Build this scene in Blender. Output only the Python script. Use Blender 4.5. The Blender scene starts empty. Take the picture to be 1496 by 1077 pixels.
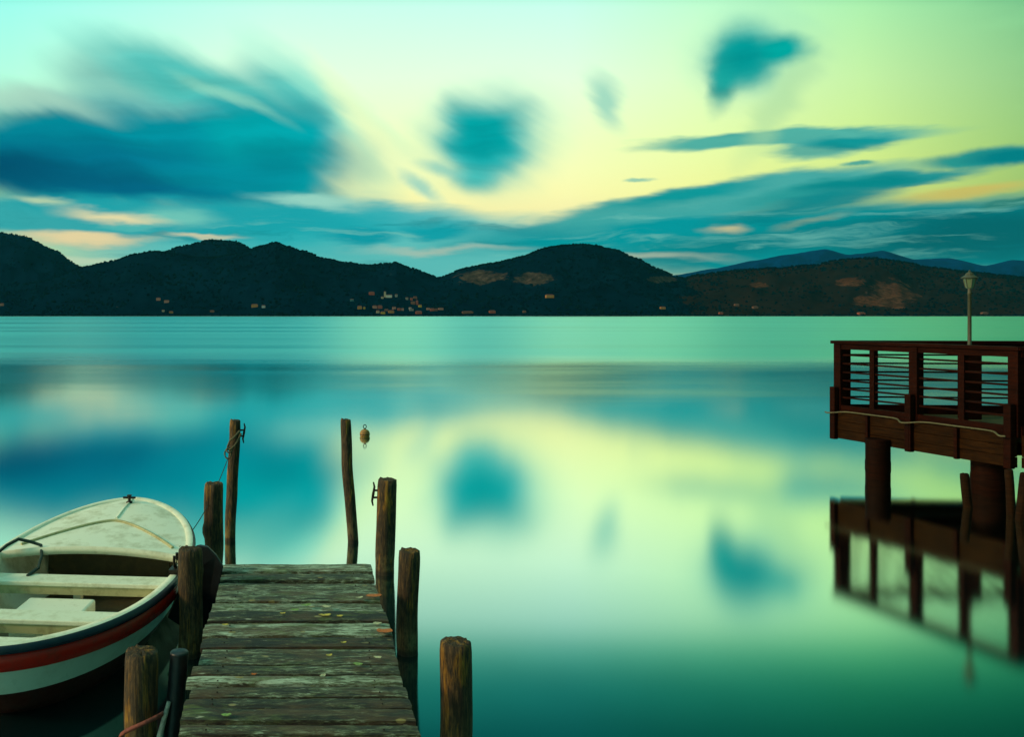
import bpy, math, random
from mathutils import Vector, noise as mn
random.seed(7)
R = math.radians
S = bpy.context.scene
C = S.collection

# ------------------------------------------------------------------ camera numbers
F, H, PX, PY = 1300.0, 2.5, 434.0, 461.0        # focal (px of a 1496 wide frame), eye height, principal point

def W(px, py, D):                                # point at distance D seen at px, py
    return Vector(((px-PX)/F*D, D, H-(py-PY)/F*D))

def wz(px, z, D):
    return Vector(((px-PX)/F*D, D, z))

def lin(r, g, b):
    f = lambda c: (c/255/12.92) if c/255 <= .04045 else ((c/255+.055)/1.055)**2.4
    return (f(r), f(g), f(b), 1)

# ------------------------------------------------------------------ mesh builder
class MB:
    def __init__(s): s.v = []; s.f = []; s.sm = []
    def add(s, vs, fs, smooth=False):
        o = len(s.v); s.v += [tuple(v) for v in vs]
        for f in fs: s.f.append([i+o for i in f]); s.sm.append(smooth)
    def hexa(s, p):                               # eight corners: bottom 0-3 ccw, top 4-7
        s.add(p, [(3,2,1,0),(4,5,6,7),(0,1,5,4),(1,2,6,5),(2,3,7,6),(3,0,4,7)])
    def box(s, a, b):
        x0,y0,z0 = a; x1,y1,z1 = b
        s.hexa([(x0,y0,z0),(x1,y0,z0),(x1,y1,z0),(x0,y1,z0),(x0,y0,z1),(x1,y0,z1),(x1,y1,z1),(x0,y1,z1)])
    def bar(s, a, b, w, h, n=(0,0,1)):            # rectangular bar a->b, w sideways, h along n
        a, b, n = Vector(a), Vector(b), Vector(n)
        d = (b-a).normalized(); u = d.cross(n).normalized(); n = u.cross(d).normalized()
        q = lambda p: [p-u*w/2-n*h/2, p+u*w/2-n*h/2, p+u*w/2+n*h/2, p-u*w/2+n*h/2]
        A, B = q(a), q(b)
        s.add(A+B, [(0,1,2,3),(7,6,5,4),(0,4,5,1),(1,5,6,2),(2,6,7,3),(3,7,4,0)])
    def tube(s, pts, r, n=10, caps=True, closed=False):
        pts = [Vector(p) for p in pts]; rs = r if isinstance(r, (list, tuple)) else [r]*len(pts)
        vs = []; m = len(pts)
        for i, p in enumerate(pts):
            d = (pts[(i+1) % m if closed else min(i+1, m-1)]-pts[(i-1) % m if closed else max(i-1, 0)]).normalized()
            a = Vector((0,0,1)) if abs(d.z) < .9 else Vector((0,1,0))
            u = d.cross(a).normalized(); w = u.cross(d)
            vs += [p+(u*math.cos(2*math.pi*k/n)+w*math.sin(2*math.pi*k/n))*rs[i] for k in range(n)]
        fs = []
        for i in range(m if closed else m-1):
            j = (i+1) % m
            fs += [(i*n+k, i*n+(k+1) % n, j*n+(k+1) % n, j*n+k) for k in range(n)]
        s.add(vs, fs, True)
        if caps and not closed:
            s.add(vs[:n], [list(range(n))[::-1]]); s.add(vs[-n:], [list(range(n))])
    def lathe(s, c, prof, n=16, smooth=True, rot=0):
        c = Vector(c); vs = []
        for r, z in prof:
            vs += [c+Vector((r*math.cos(2*math.pi*k/n+rot), r*math.sin(2*math.pi*k/n+rot), z)) for k in range(n)]
        fs = [(i*n+k, i*n+(k+1) % n, (i+1)*n+(k+1) % n, (i+1)*n+k) for i in range(len(prof)-1) for k in range(n)]
        s.add(vs, fs, smooth)
        s.add(vs[:n], [list(range(n))[::-1]]); s.add(vs[-n:], [list(range(n))])
    def prism(s, poly, dvec):
        n = len(poly); a = [Vector(p) for p in poly]; b = [p+Vector(dvec) for p in a]
        s.add(a+b, [list(range(n))[::-1], list(range(n, 2*n))]+[(i, (i+1) % n, (i+1) % n+n, i+n) for i in range(n)])

def root_loc(o):
    l = Vector((0,0,0))
    while o: l += o.location; o = o.parent
    return l

def obj(name, mb, mat, parent=None, at=None, bevel=0):
    me = bpy.data.meshes.new(name)
    off = root_loc(parent) if parent else Vector((0,0,0))
    at = Vector(at) if at is not None else off
    me.from_pydata([tuple(Vector(v)-at) for v in mb.v], [], mb.f)
    me.polygons.foreach_set('use_smooth', mb.sm)
    me.update()
    for m in (mat if isinstance(mat, (list, tuple)) else [mat]): me.materials.append(m)
    o = bpy.data.objects.new(name, me); C.objects.link(o)
    o.location = at-off
    if parent: o.parent = parent
    if bevel:
        b = o.modifiers.new('bevel', 'BEVEL'); b.width = bevel; b.segments = 2; b.limit_method = 'ANGLE'
    return o

def tag(o, label=None, cat=None, group=None, kind=None):
    if label: o['label'] = label
    if cat: o['category'] = cat
    if group: o['group'] = group
    if kind: o['kind'] = kind
    return o

def thing(name, loc, label, cat, group=None):
    o = bpy.data.objects.new(name, None); C.objects.link(o); o.location = loc; o.empty_display_size = .1
    return tag(o, label, cat, group)

# ------------------------------------------------------------------ node helper
class NT:
    def __init__(s, tree): s.t = tree; s.n = tree.nodes; s.l = tree.links
    def new(s, kind, **kw):
        nd = s.n.new(kind)
        for k, v in kw.items(): setattr(nd, k, v)
        return nd
    def put(s, sock, v):
        if isinstance(v, bpy.types.NodeSocket): s.l.new(v, sock)
        elif v is not None: sock.default_value = v
    def math(s, op, a, b=None, c=None, clamp=False):
        nd = s.new('ShaderNodeMath', operation=op, use_clamp=clamp)
        s.put(nd.inputs[0], a); s.put(nd.inputs[1], b); s.put(nd.inputs[2], c); return nd.outputs[0]
    def vmath(s, op, a, b=None):
        nd = s.new('ShaderNodeVectorMath', operation=op)
        s.put(nd.inputs[0], a); s.put(nd.inputs[1], b)
        return nd.outputs['Value'] if op in ('LENGTH','DOT_PRODUCT','DISTANCE') else nd.outputs[0]
    def mix(s, f, a, b, mode='MIX'):
        nd = s.new('ShaderNodeMix', data_type='RGBA', blend_type=mode)
        s.put(nd.inputs[0], f); s.put(nd.inputs[6], a); s.put(nd.inputs[7], b); return nd.outputs[2]
    def rng(s, v, a, b, c=0., d=1., smooth=False):
        nd = s.new('ShaderNodeMapRange', interpolation_type='SMOOTHSTEP' if smooth else 'LINEAR')
        for i, x in enumerate((v, a, b, c, d)): s.put(nd.inputs[i], x)
        return nd.outputs[0]
    def mapping(s, v, loc=(0,0,0), rot=(0,0,0), sc=(1,1,1), kind='POINT'):
        nd = s.new('ShaderNodeMapping', vector_type=kind)
        s.put(nd.inputs[0], v); nd.inputs[1].default_value = loc; nd.inputs[2].default_value = rot; nd.inputs[3].default_value = sc
        return nd.outputs[0]
    def noise(s, v, scale, detail=4, rough=.55, dist=0, color=False):
        nd = s.new('ShaderNodeTexNoise'); s.put(nd.inputs['Vector'], v)
        nd.inputs['Scale'].default_value = scale; nd.inputs['Detail'].default_value = detail
        nd.inputs['Roughness'].default_value = rough; nd.inputs['Distortion'].default_value = dist
        return nd.outputs[1 if color else 0]
    def ramp(s, v, stops, interp='LINEAR'):
        nd = s.new('ShaderNodeValToRGB'); cr = nd.color_ramp; cr.interpolation = interp
        while len(cr.elements) < len(stops): cr.elements.new(.5)
        for e, (p, c) in zip(cr.elements, stops): e.position = p; e.color = c
        s.put(nd.inputs[0], v); return nd.outputs[0]
    def comb(s, x, y, z=0.):
        nd = s.new('ShaderNodeCombineXYZ'); s.put(nd.inputs[0], x); s.put(nd.inputs[1], y); s.put(nd.inputs[2], z); return nd.outputs[0]
    def sep(s, v):
        nd = s.new('ShaderNodeSeparateXYZ'); s.put(nd.inputs[0], v); return nd.outputs
    def bump(s, h, strength=.3, dist=.01):
        nd = s.new('ShaderNodeBump'); nd.inputs['Strength'].default_value = strength; nd.inputs['Distance'].default_value = dist
        s.put(nd.inputs['Height'], h); return nd.outputs[0]

def mat(name):
    m = bpy.data.materials.new(name); m.use_nodes = True
    t = NT(m.node_tree); p = t.n['Principled BSDF']
    return m, t, p

def objco(t): return t.new('ShaderNodeTexCoord').outputs['Object']
def wpos(t): return t.new('ShaderNodeNewGeometry').outputs['Position']
def orand(t): return t.new('ShaderNodeObjectInfo').outputs['Random']

def plain(name, col, rough=.6, var=.25, scale=12, bump=.15, metal=0, stretch=(1,1,1)):
    m, t, p = mat(name)
    v = t.mapping(wpos(t), sc=stretch)
    n = t.noise(v, scale, 5)
    k = t.rng(n, .3, .7, 1-var, 1+var)
    c = t.mix(1., col, t.comb(k, k, k), 'MULTIPLY')
    t.put(p.inputs['Base Color'], c); p.inputs['Roughness'].default_value = rough; p.inputs['Metallic'].default_value = metal
    if bump: t.put(p.inputs['Normal'], t.bump(n, bump, .01))
    return m

# ------------------------------------------------------------------ materials
def post_wood():
    m, t, p = mat('post_wood')
    co = objco(t); rnd = orand(t)
    off = t.comb(t.math('MULTIPLY', rnd, 37.), t.math('MULTIPLY', rnd, 11.), 0.)
    v = t.vmath('ADD', co, off)
    g = t.noise(t.mapping(v, sc=(1,1,.09)), 95, 8, .75, .3)              # grain along the post
    g2 = t.noise(t.mapping(v, sc=(1,1,.16)), 14, 5, .6, .4)
    base = t.ramp(g, [(.38, (.004,.0025,.001,1)), (.5, (.042,.023,.008,1)), (.62, (.15,.08,.026,1))])
    warm = t.ramp(g, [(.36, (.03,.010,.001,1)), (.5, (.30,.125,.008,1)), (.66, (.56,.30,.03,1))])
    c = t.mix(t.rng(g2, .545, .64, 0., .85), base, warm)               # ochre streaks along the grain
    pale = t.noise(t.mapping(v, sc=(1,1,.5)), 22, 6, .7)
    c = t.mix(t.rng(pale, .62, .74, 0., .35), c, (.16,.15,.09,1))
    z = t.sep(co)[2]
    zz = t.math('ADD', z, t.math('MULTIPLY', t.math('SUBTRACT', g2, .5), .12))
    c = t.mix(t.math('MULTIPLY', t.rng(zz, .32, .12, 0., 1.), t.rng(pale, .42, .6, 0., .5)), c, (.26,.20,.08,1))  # bleached band above the water
    c = t.mix(t.rng(z, .055, .03, 0., .8), c, (.012,.006,.003,1))     # wet ring
    t.put(p.inputs['Base Color'], c)
    p.inputs['Roughness'].default_value = .75
    hgt = t.math('ADD', g, t.math('MULTIPLY', g2, .8))
    t.put(p.inputs['Normal'], t.bump(hgt, .9, .012))
    return m

def deck_wood():
    m, t, p = mat('weathered_board')
    co = objco(t); rnd = orand(t)
    off = t.comb(t.math('MULTIPLY', rnd, 53.), t.math('MULTIPLY', rnd, 19.), t.math('MULTIPLY', rnd, 7.))
    v = t.vmath('ADD', co, off)
    g = t.noise(t.mapping(v, sc=(.20,1,1)), 70, 9, .8, .5)
    g2 = t.noise(t.mapping(v, sc=(.22,1,1)), 20, 7, .72, .8)
    mix = t.math('ADD', t.math('MULTIPLY', g, .6), t.math('MULTIPLY', g2, .4))
    tone = t.math('ADD', mix, t.math('MULTIPLY', t.math('SUBTRACT', rnd, .5), .13))
    c = t.ramp(tone, [(.42, (.003,.003,.002,1)), (.47, (.022,.025,.014,1)), (.515, (.098,.106,.052,1)), (.55, (.23,.27,.16,1)), (.595, (.58,.70,.54,1))])
    rot = t.noise(t.mapping(v, loc=(3,1,0), sc=(.35,1,1)), 7, 5, .6)
    c = t.mix(t.rng(rot, .50, .62, 0., .6), c, t.mix(g, (.016,.008,.004,1), (.22,.12,.045,1)))       # brown weathering
    moss = t.noise(t.mapping(v, loc=(9,4,0), sc=(.4,1,1)), 11, 6, .7)
    c = t.mix(t.rng(moss, .56, .68, 0., .6), c, (.14,.21,.05,1))
    scr = t.noise(t.mapping(v, loc=(5,8,2), sc=(.3,1,1)), 26, 4, .55)
    c = t.mix(t.rng(scr, .67, .72, 0., .85), c, (.52,.56,.42,1))                                     # pale scrapes
    sp = t.new('ShaderNodeTexVoronoi'); t.put(sp.inputs['Vector'], t.mapping(v, sc=(.55,1,1))); sp.inputs['Scale'].default_value = 13
    spm = t.math('MULTIPLY', t.rng(sp.outputs['Distance'], .20, .15, 0., 1.), t.rng(t.sep(sp.outputs['Color'])[0], .66, .70, 0., 1.))
    c = t.mix(t.math('MULTIPLY', spm, t.rng(scr, .4, .5, 0., .8)), c, t.mix(t.sep(sp.outputs['Color'])[1], (.42,.30,.05,1), (.45,.42,.22,1)))
    t.put(p.inputs['Base Color'], c)
    t.put(p.inputs['Roughness'], t.rng(mix, .4, .65, .5, .8))
    t.put(p.inputs['Normal'], t.bump(t.math('ADD', g, g2), 1., .018))
    return m

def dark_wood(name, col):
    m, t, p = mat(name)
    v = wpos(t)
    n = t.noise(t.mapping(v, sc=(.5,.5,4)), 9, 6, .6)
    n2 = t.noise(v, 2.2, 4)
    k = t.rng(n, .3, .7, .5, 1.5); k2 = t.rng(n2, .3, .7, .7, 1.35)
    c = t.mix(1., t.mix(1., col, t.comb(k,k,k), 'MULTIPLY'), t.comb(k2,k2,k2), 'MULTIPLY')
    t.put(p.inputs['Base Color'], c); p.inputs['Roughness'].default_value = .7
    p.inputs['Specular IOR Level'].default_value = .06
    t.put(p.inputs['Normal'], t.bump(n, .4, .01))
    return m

def painted(name, col, wear, rough=.35, amt=.5, scale=7):
    m, t, p = mat(name)
    v = wpos(t)
    n = t.noise(v, scale, 6, .65); n2 = t.noise(t.mapping(v, sc=(1,1,3)), scale*4, 4, .6)
    c = t.mix(t.rng(n, .48, .72, 0., amt), col, wear)
    c = t.mix(t.rng(n2, .62, .74, 0., amt*.6), c, wear)
    t.put(p.inputs['Base Color'], c); t.put(p.inputs['Roughness'], t.rng(n, .3, .7, rough*.8, rough*1.5))
    t.put(p.inputs['Normal'], t.bump(n2, .08, .005))
    return m

def water_mat():
    m = bpy.data.materials.new('lake_water'); m.use_nodes = True
    t = NT(m.node_tree); t.n.remove(t.n['Principled BSDF']); out = t.n['Material Output']
    v = wpos(t)
    big = t.noise(t.mapping(v, sc=(.012,.05,1)), 1., 5, .6)
    yy = t.math('ADD', t.sep(v)[1], t.math('MULTIPLY', t.math('SUBTRACT', big, .5), 60.))
    wind = t.rng(yy, 20., 66., 0., 1., True)                          # breeze-ruffled water beyond the sheltered inlet
    streak = t.noise(t.mapping(v, sc=(.0035,.03,1)), 1., 6, .6)
    far = t.rng(streak, .3, .7, .26, .42)
    r = t.math('ADD', t.math('MULTIPLY', wind, t.math('SUBTRACT', far, .092)), .092)
    lw = t.new('ShaderNodeLayerWeight'); lw.inputs[0].default_value = .5
    fac = t.math('MULTIPLY', t.ramp(lw.outputs['Facing'], [(.3,(.12,.12,.12,1)),(.56,(.36,.36,.36,1)),(.62,(.42,.42,.42,1)),(.665,(.52,.52,.52,1)),(.70,(.66,.66,.66,1)),(.74,(.84,.84,.84,1)),(.81,(.98,.98,.98,1))]), t.math('SUBTRACT', 1., t.math('MULTIPLY', wind, t.rng(streak, .35, .7, .14, .03))))
    gl = t.new('ShaderNodeBsdfGlossy'); gl.distribution = 'BECKMANN'
    t.put(gl.inputs['Color'], t.mix(wind, (.84,1,.94,1), (.44,1,.98,1))); t.put(gl.inputs['Roughness'], r)
    df = t.new('ShaderNodeBsdfDiffuse'); df.inputs['Color'].default_value = (.0005,.014,.017,1)
    ms = t.new('ShaderNodeMixShader'); t.put(ms.inputs[0], fac); t.put(ms.inputs[1], df.outputs[0]); t.put(ms.inputs[2], gl.outputs[0])
    t.l.new(ms.outputs[0], out.inputs['Surface'])
    return m

def hill_mat(name, a, b, rock=(1,1,1,1)):
    m, t, p = mat(name)
    v = wpos(t)
    n = t.noise(v, .012, 7, .65); n2 = t.noise(v, .0022, 4)
    c = t.mix(t.rng(n, .35, .68, 0., 1.), a, b)
    c = t.mix(t.rng(n2, .5, .7, 0., .5), c, tuple(x*1.7 for x in b[:3])+(1,))
    at = t.new('ShaderNodeAttribute', attribute_name='rock')
    rk = t.math('ADD', at.outputs['Fac'], t.math('MULTIPLY', t.math('SUBTRACT', t.noise(v, .014, 7, .75), .5), 2.6))
    rc = t.ramp(t.noise(t.mapping(v, sc=(1,1,.35)), .05, 6, .7), [(.3, (.008,.010,.010,1)), (.5, (.050,.034,.026,1)), (.7, (.12,.085,.062,1))])
    rc = t.mix(1., rc, rock, 'MULTIPLY')
    c = t.mix(t.rng(rk, .42, .58, 0., 1.), c, rc)
    t.put(p.inputs['Base Color'], c); p.inputs['Roughness'].default_value = .95
    p.inputs['Specular IOR Level'].default_value = 0
    return m

M = dict(
    post=post_wood(), board=deck_wood(), water=water_mat(),
    beam=plain('jetty_beam_wood', (.03,.02,.012,1), .8, .5, 20),
    iron=plain('dark_iron', (.03,.022,.02,1), .5, .4, 60, .2, .6),
    rust=plain('rusty_iron', (.20,.045,.03,1), .75, .5, 50, .4),
    rope=plain('old_rope', (.11,.10,.055,1), .9, .4, 90, .5),
    darkrope=plain('wet_dark_rope', (.02,.045,.04,1), .8, .4, 90, .5),
    rubber=plain('black_rubber', (.003,.006,.009,1), .4, .5, 18, .3),
    pale=plain('pale_plastic', (.40,.42,.36,1), .5, .4, 25),
    buoy=painted('buoy_orange', (.36,.17,.03,1), (.12,.07,.03,1), .45, .7, 18),
    hull=painted('hull_white_sky_teal', (.50,.66,.58,1), (.30,.33,.24,1), .3, .5, 4),  # white paint with the teal of the sky light put into it
    inner=painted('boat_inside_white', (.88,.88,.72,1), (.34,.32,.16,1), .5, .7, 5),
    navy=painted('gunwale_navy', (.004,.018,.040,1), (.02,.04,.05,1), .35, .6, 9),
    red=painted('stripe_red', (.55,.010,.002,1), (.10,.03,.02,1), .35, .6, 9),
    antifoul_shade=painted('antifouling_and_shade_maroon', (.040,.006,.003,1), (.015,.012,.01,1), .5, .6, 6),
    seat=painted('thwart_cream', (.86,.86,.68,1), (.36,.33,.16,1), .45, .5, 8),
    ochre=painted('coaming_ochre', (.50,.46,.24,1), (.16,.12,.05,1), .5, .6, 12),
    sole=painted('boat_sole_brown', (.07,.05,.02,1), (.14,.11,.05,1), .6, .8, 9),
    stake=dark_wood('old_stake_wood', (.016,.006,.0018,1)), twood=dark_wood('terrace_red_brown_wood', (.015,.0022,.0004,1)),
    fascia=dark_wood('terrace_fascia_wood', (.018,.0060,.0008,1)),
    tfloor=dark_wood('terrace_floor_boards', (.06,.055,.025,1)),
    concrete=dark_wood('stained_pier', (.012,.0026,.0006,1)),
    cable=plain('pale_cable', (.10,.085,.035,1), .6, .3, 40),
    lamp=painted('lamp_paint', (.060,.060,.034,1), (.035,.032,.018,1), .45, .6, 30),
    land=plain('shore_land', (.02,.03,.018,1), .95, .4, .02, 0),
)
m, t, p = mat('lamp_glass'); M['glass'] = m
p.inputs['Base Color'].default_value = (.13,.17,.09,1); p.inputs['Roughness'].default_value = .2

# ------------------------------------------------------------------ world
def conv(px, py):
    x, y, z = (px-PX)/F, 1., (PY-py)/F
    return math.degrees(math.atan2(x, y)), math.degrees(math.atan2(z, math.hypot(x, y)))

SUN_EL, SUN_AZ = 24., -100.          # sun low to the left
def build_world():
    w = bpy.data.worlds.new('World'); S.world = w; w.use_nodes = True
    t = NT(w.node_tree); bg = t.n['Background']
    d = t.new('ShaderNodeTexCoord').outputs['Generated']
    x, y, z = t.sep(d)
    A = t.math('MULTIPLY', t.math('ARCTAN2', x, y), 180/math.pi)
    E = t.math('MULTIPLY', t.math('ARCSINE', z), 180/math.pi)
    P = t.comb(A, E)
    # long-exposure warps: soft, and drawn out sideways
    n1 = t.noise(t.mapping(P, sc=(.12,.18,1)), 1., 3, .5, color=True)
    n2 = t.noise(t.mapping(P, sc=(.16,.75,1)), 1., 4, .55, color=True)
    n3 = t.noise(t.mapping(t.mapping(P, rot=(0,0,R(32))), sc=(.07,.55,1)), 1., 4, .5, color=True)
    n4 = t.noise(P, .55, 4, .55, color=True)
    sub = lambda c: t.vmath('SUBTRACT', c, (.5,.5,.5))
    W1 = t.vmath('ADD', t.vmath('ADD', P, t.vmath('MULTIPLY', sub(n1), (2.6,2.0,0))), t.vmath('MULTIPLY', sub(n3), (2.2,1.3,0)))
    W2 = t.vmath('ADD', t.vmath('ADD', P, t.vmath('MULTIPLY', sub(n1), (1.6,.8,0))), t.vmath('MULTIPLY', sub(n2), (3.6,1.5,0)))
    W0 = t.vmath('ADD', t.vmath('ADD', P, t.vmath('MULTIPLY', sub(n1), (1.0,.8,0))), t.vmath('MULTIPLY', sub(n4), (1.0,.5,0)))
    warps = {'s': W1, 'h': W2, 'r': W0}
    g = lambda e: (e+6)/96.
    Eg = t.math('MULTIPLY', t.math('ARCTAN2', z, t.math('MAXIMUM', t.math('ABSOLUTE', y), .55)), 180/math.pi)
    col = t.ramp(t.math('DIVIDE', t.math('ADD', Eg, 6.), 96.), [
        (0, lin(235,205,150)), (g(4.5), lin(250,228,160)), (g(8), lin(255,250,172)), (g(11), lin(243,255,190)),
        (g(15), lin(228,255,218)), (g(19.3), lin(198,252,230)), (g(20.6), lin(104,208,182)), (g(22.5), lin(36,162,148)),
        (g(25.5), lin(0,116,112)), (g(38), lin(0,98,99)), (g(50), (.40,.64,.54,1)), (g(62), (.90,1.18,.92,1)), (1, (1.05,1.32,1.02,1))])  # overhead sky, out of view, brightened to light deck, boat and posts
    nis = t.new('ShaderNodeTexSky', sky_type='NISHITA'); nis.sun_disc = False
    nis.sun_elevation = R(SUN_EL); nis.sun_rotation = R(SUN_AZ)
    col = t.mix(1., col, t.mix(1., nis.outputs[0], (.004,.004,.004,1), 'MULTIPLY'), 'ADD')
    # the clear sky is cooler to the left, dimmer and greener to the right
    tint = t.ramp(t.rng(A, -60., 80.), [(0, (.5,.8,.9,1)), (.30, (.58,.97,1,1)), (.42, (.98,1,1,1)), (.55, (.98,1,1,1)), (.60, (.90,.97,.76,1)), (.66, (.70,.85,.50,1)), (.715, (.33,.54,.30,1)), (1, (.12,.30,.28,1))])
    col = t.mix(1., col, tint, 'MULTIPLY')

    def blob(px, py, rx, ry, ang, c, warp='s', inner=.25, alpha=1., box=False):
        nonlocal col
        a0, e0 = conv(px, py); a1, _ = conv(px+10, py); _, e1 = conv(px, py-10)
        sx, sy = abs(a1-a0)/10, abs(e1-e0)/10
        v = t.mapping(warps[warp], (a0, e0, 0), (0, 0, R(ang)), (rx*sx, ry*sy, 1), 'TEXTURE')
        v = t.vmath('MULTIPLY', v, (1,1,0))
        if box:
            q = t.vmath('MULTIPLY', v, v); ln = t.math('POWER', t.vmath('LENGTH', t.vmath('MULTIPLY', q, q)), .25)
        else: ln = t.vmath('LENGTH', v)
        mk = t.rng(ln, 1.15, inner, 0., alpha, True)
        col = t.mix(mk, col, lin(*c))
    B = blob
    # soft diagonal smears, centre left
    B(470,140,170,40,-36,(120,218,198),'s',.1,.8)
    B(540,240,70,62,-40,(178,228,190),'s',.1,.55)
    B(555,205,180,26,-50,(246,255,190),'s',.1,.7)
    B(612,272,48,13,-38,(140,205,190),'r',.1,.8)
    # bank behind the hills
    B(560,372,540,64,0,(78,190,188),'h',.55,.95)
    B(1250,352,540,62,0,(0,140,144),'h',.6,1)
    B(560,322,160,26,0,(60,180,185),'h',.3,.9)
    B(440,325,180,56,0,(30,174,180),'h',.3,.95)
    B(525,346,66,18,0,(0,150,162),'h',.4,.95)
    B(640,338,70,15,0,(0,156,166),'h',.4,.95)
    B(890,338,280,30,4,(0,148,154),'h',.45,1)
    B(800,330,120,12,2,(0,138,148),'h',.3,.8)
    B(1420,345,320,48,0,(0,92,98),'h',.3,.98)
    B(1150,352,210,20,2,(0,122,128),'h',.3,.9)
    B(1040,293,320,25,6,(62,164,160),'h',.6,.98)
    B(1300,262,140,11,2,(40,146,144),'h',.5,1)
    B(1200,282,150,18,6,(40,150,146),'h',.4,.95)
    B(1000,286,140,15,6,(0,146,148),'h',.35,.95)
    B(1270,270,130,11,3,(0,130,132),'h',.3,.95)
    B(1180,302,180,17,9,(0,130,134),'h',.35,.95)
    B(1410,280,120,15,5,(206,186,92),'h',.1,.85)
    B(1480,300,70,10,10,(40,118,106),'h',.3,.9)
    B(1058,336,42,9,0,(215,196,140),'h',.0,.8)
    B(1185,326,70,7,9,(160,170,132),'h',.0,.5)
    B(640,364,150,7,0,(196,200,174),'h',.0,.6)
    B(940,372,150,9,-3,(196,198,168),'h',.0,.65)
    # lens clouds, right
    B(1150,204,240,17,-2,(80,172,158),'h',.6,1)
    B(1190,220,85,20,5,(84,172,158),'h',.45,.95)
    B(1250,208,110,13,0,(0,142,144),'h',.35,.95)
    B(1255,239,30,5,0,(60,160,150),'r',.3,.9)
    B(1440,229,110,17,3,(40,146,138),'r',.45,1)
    B(1478,227,80,15,0,(0,122,128),'r',.35,1)
    B(935,264,24,3.5,0,(120,190,170),'r',.3,.8)
    # upper right cloud with its trailing smear
    B(1095,85,105,90,0,(130,206,184),'s',.2,.6)
    B(1135,160,120,34,58,(168,214,158),'s',.1,.6)
    B(1082,78,64,60,0,(0,160,154),'r',.2,1)
    B(1100,104,46,40,20,(0,158,152),'r',.1,.9)
    B(1066,100,40,52,-8,(10,158,152),'r',.1,.95)
    B(1136,73,58,30,-8,(0,160,152),'r',.3,1)
    B(1058,122,62,24,74,(20,158,150),'r',.15,.95)
    B(1090,82,44,34,0,(0,144,142),'r',.2,.9)
    # small wisp
    B(880,148,64,26,-62,(146,208,186),'s',.1,.85)
    # centre cloud
    B(712,205,128,104,0,(138,212,192),'s',.1,.75)
    B(712,200,98,84,-12,(80,188,180),'s',.1,.9)
    B(700,228,64,68,12,(40,174,172),'s',.15,.9)
    B(690,262,46,28,-10,(60,180,174),'r',.1,.9)
    B(640,248,44,15,-20,(120,198,186),'r',.1,.7)
    B(709,190,72,60,-8,(0,162,162),'s',.25,1,True)
    B(704,204,50,44,6,(0,150,152),'s',.0,.9)
    # the great cloud on the left
    B(80,150,180,36,-6,(160,208,190),'s',.2,.8)
    B(190,125,150,62,-14,(118,186,174),'s',.2,.9)
    B(300,125,220,52,-20,(70,182,174),'s',.35,.95)
    B(420,135,110,32,-34,(60,180,174),'s',.2,.85)
    B(200,232,350,94,0,(0,140,154),'s',.62,1)
    B(390,232,112,92,0,(0,156,162),'s',.5,1,True)
    B(330,142,110,14,-24,(140,208,184),'s',.1,.75)
    B(60,150,150,24,-6,(176,216,190),'s',.1,.6)
    B(130,236,320,64,-4,(0,108,134),'s',.1,.95)
    B(10,252,260,50,-4,(0,66,98),'s',.05,1)
    B(190,276,230,30,-4,(0,92,124),'s',.15,.95)
    B(405,240,90,36,0,(0,128,140),'s',.1,.9)
    B(330,262,170,34,-2,(0,134,150),'s',.1,.8)
    # gaps low on the left
    B(200,322,430,38,0,(24,160,168),'h',.5,.95)
    B(445,292,100,13,-5,(160,216,196),'h',.2,.85)
    B(250,316,80,18,0,(120,202,184),'h',.2,.8)
    B(62,296,50,9,-4,(190,212,168),'h',.05,.85)
    B(165,318,95,13,-4,(236,222,168),'h',.05,.95)
    B(125,346,140,12,0,(240,216,160),'h',.2,.95)
    B(190,330,50,5,0,(70,180,176),'h',.3,.9)
    B(300,344,70,5,-4,(220,208,165),'h',.2,.8)
    B(110,378,90,10,0,(198,220,184),'h',.3,.9)
    st = t.noise(t.mapping(W2, rot=(0,0,R(-4)), sc=(.10,1.1,1)), 1., 6, .6)
    band = t.math('MULTIPLY', t.rng(E, 1., 3.5, 0., 1., True), t.rng(E, 7.2, 5.4, 0., 1., True))
    lum = t.vmath('DOT_PRODUCT', col, (.7,.2,.1))
    cl = t.rng(lum, .42, .18, 0., 1., True)                      # only where there is cloud
    col = t.mix(t.math('MULTIPLY', t.math('MULTIPLY', band, cl), t.rng(st, .52, .70, 0., .55, True)), col, lin(126,200,184))
    col = t.mix(t.math('MULTIPLY', t.math('MULTIPLY', band, cl), t.rng(st, .46, .30, 0., .55, True)), col, lin(0,112,120))
    st2 = t.noise(t.mapping(W1, rot=(0,0,R(28)), sc=(.06,.8,1)), 1., 5, .55)
    k2 = t.rng(st2, .3, .7, .86, 1.14)
    col = t.mix(t.math('MULTIPLY', cl, t.rng(E, 6., 9.)), col, t.mix(1., col, t.comb(k2,k2,k2), 'MULTIPLY'))
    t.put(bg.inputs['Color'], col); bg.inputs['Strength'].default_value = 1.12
    w.cycles.sampling_method = 'MANUAL'; w.cycles.sample_map_resolution = 512
build_world()

sl = bpy.data.lights.new('sun', 'SUN'); sl.energy = 2.3; sl.angle = R(12); sl.color = (1,.70,.38)
so = bpy.data.objects.new('sun', sl); C.objects.link(so)
sd = Vector((math.sin(R(SUN_AZ))*math.cos(R(SUN_EL)), math.cos(R(SUN_AZ))*math.cos(R(SUN_EL)), math.sin(R(SUN_EL))))
so.rotation_euler = sd.to_track_quat('Z', 'Y').to_euler(); so.location = (-20,0,20)

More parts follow.
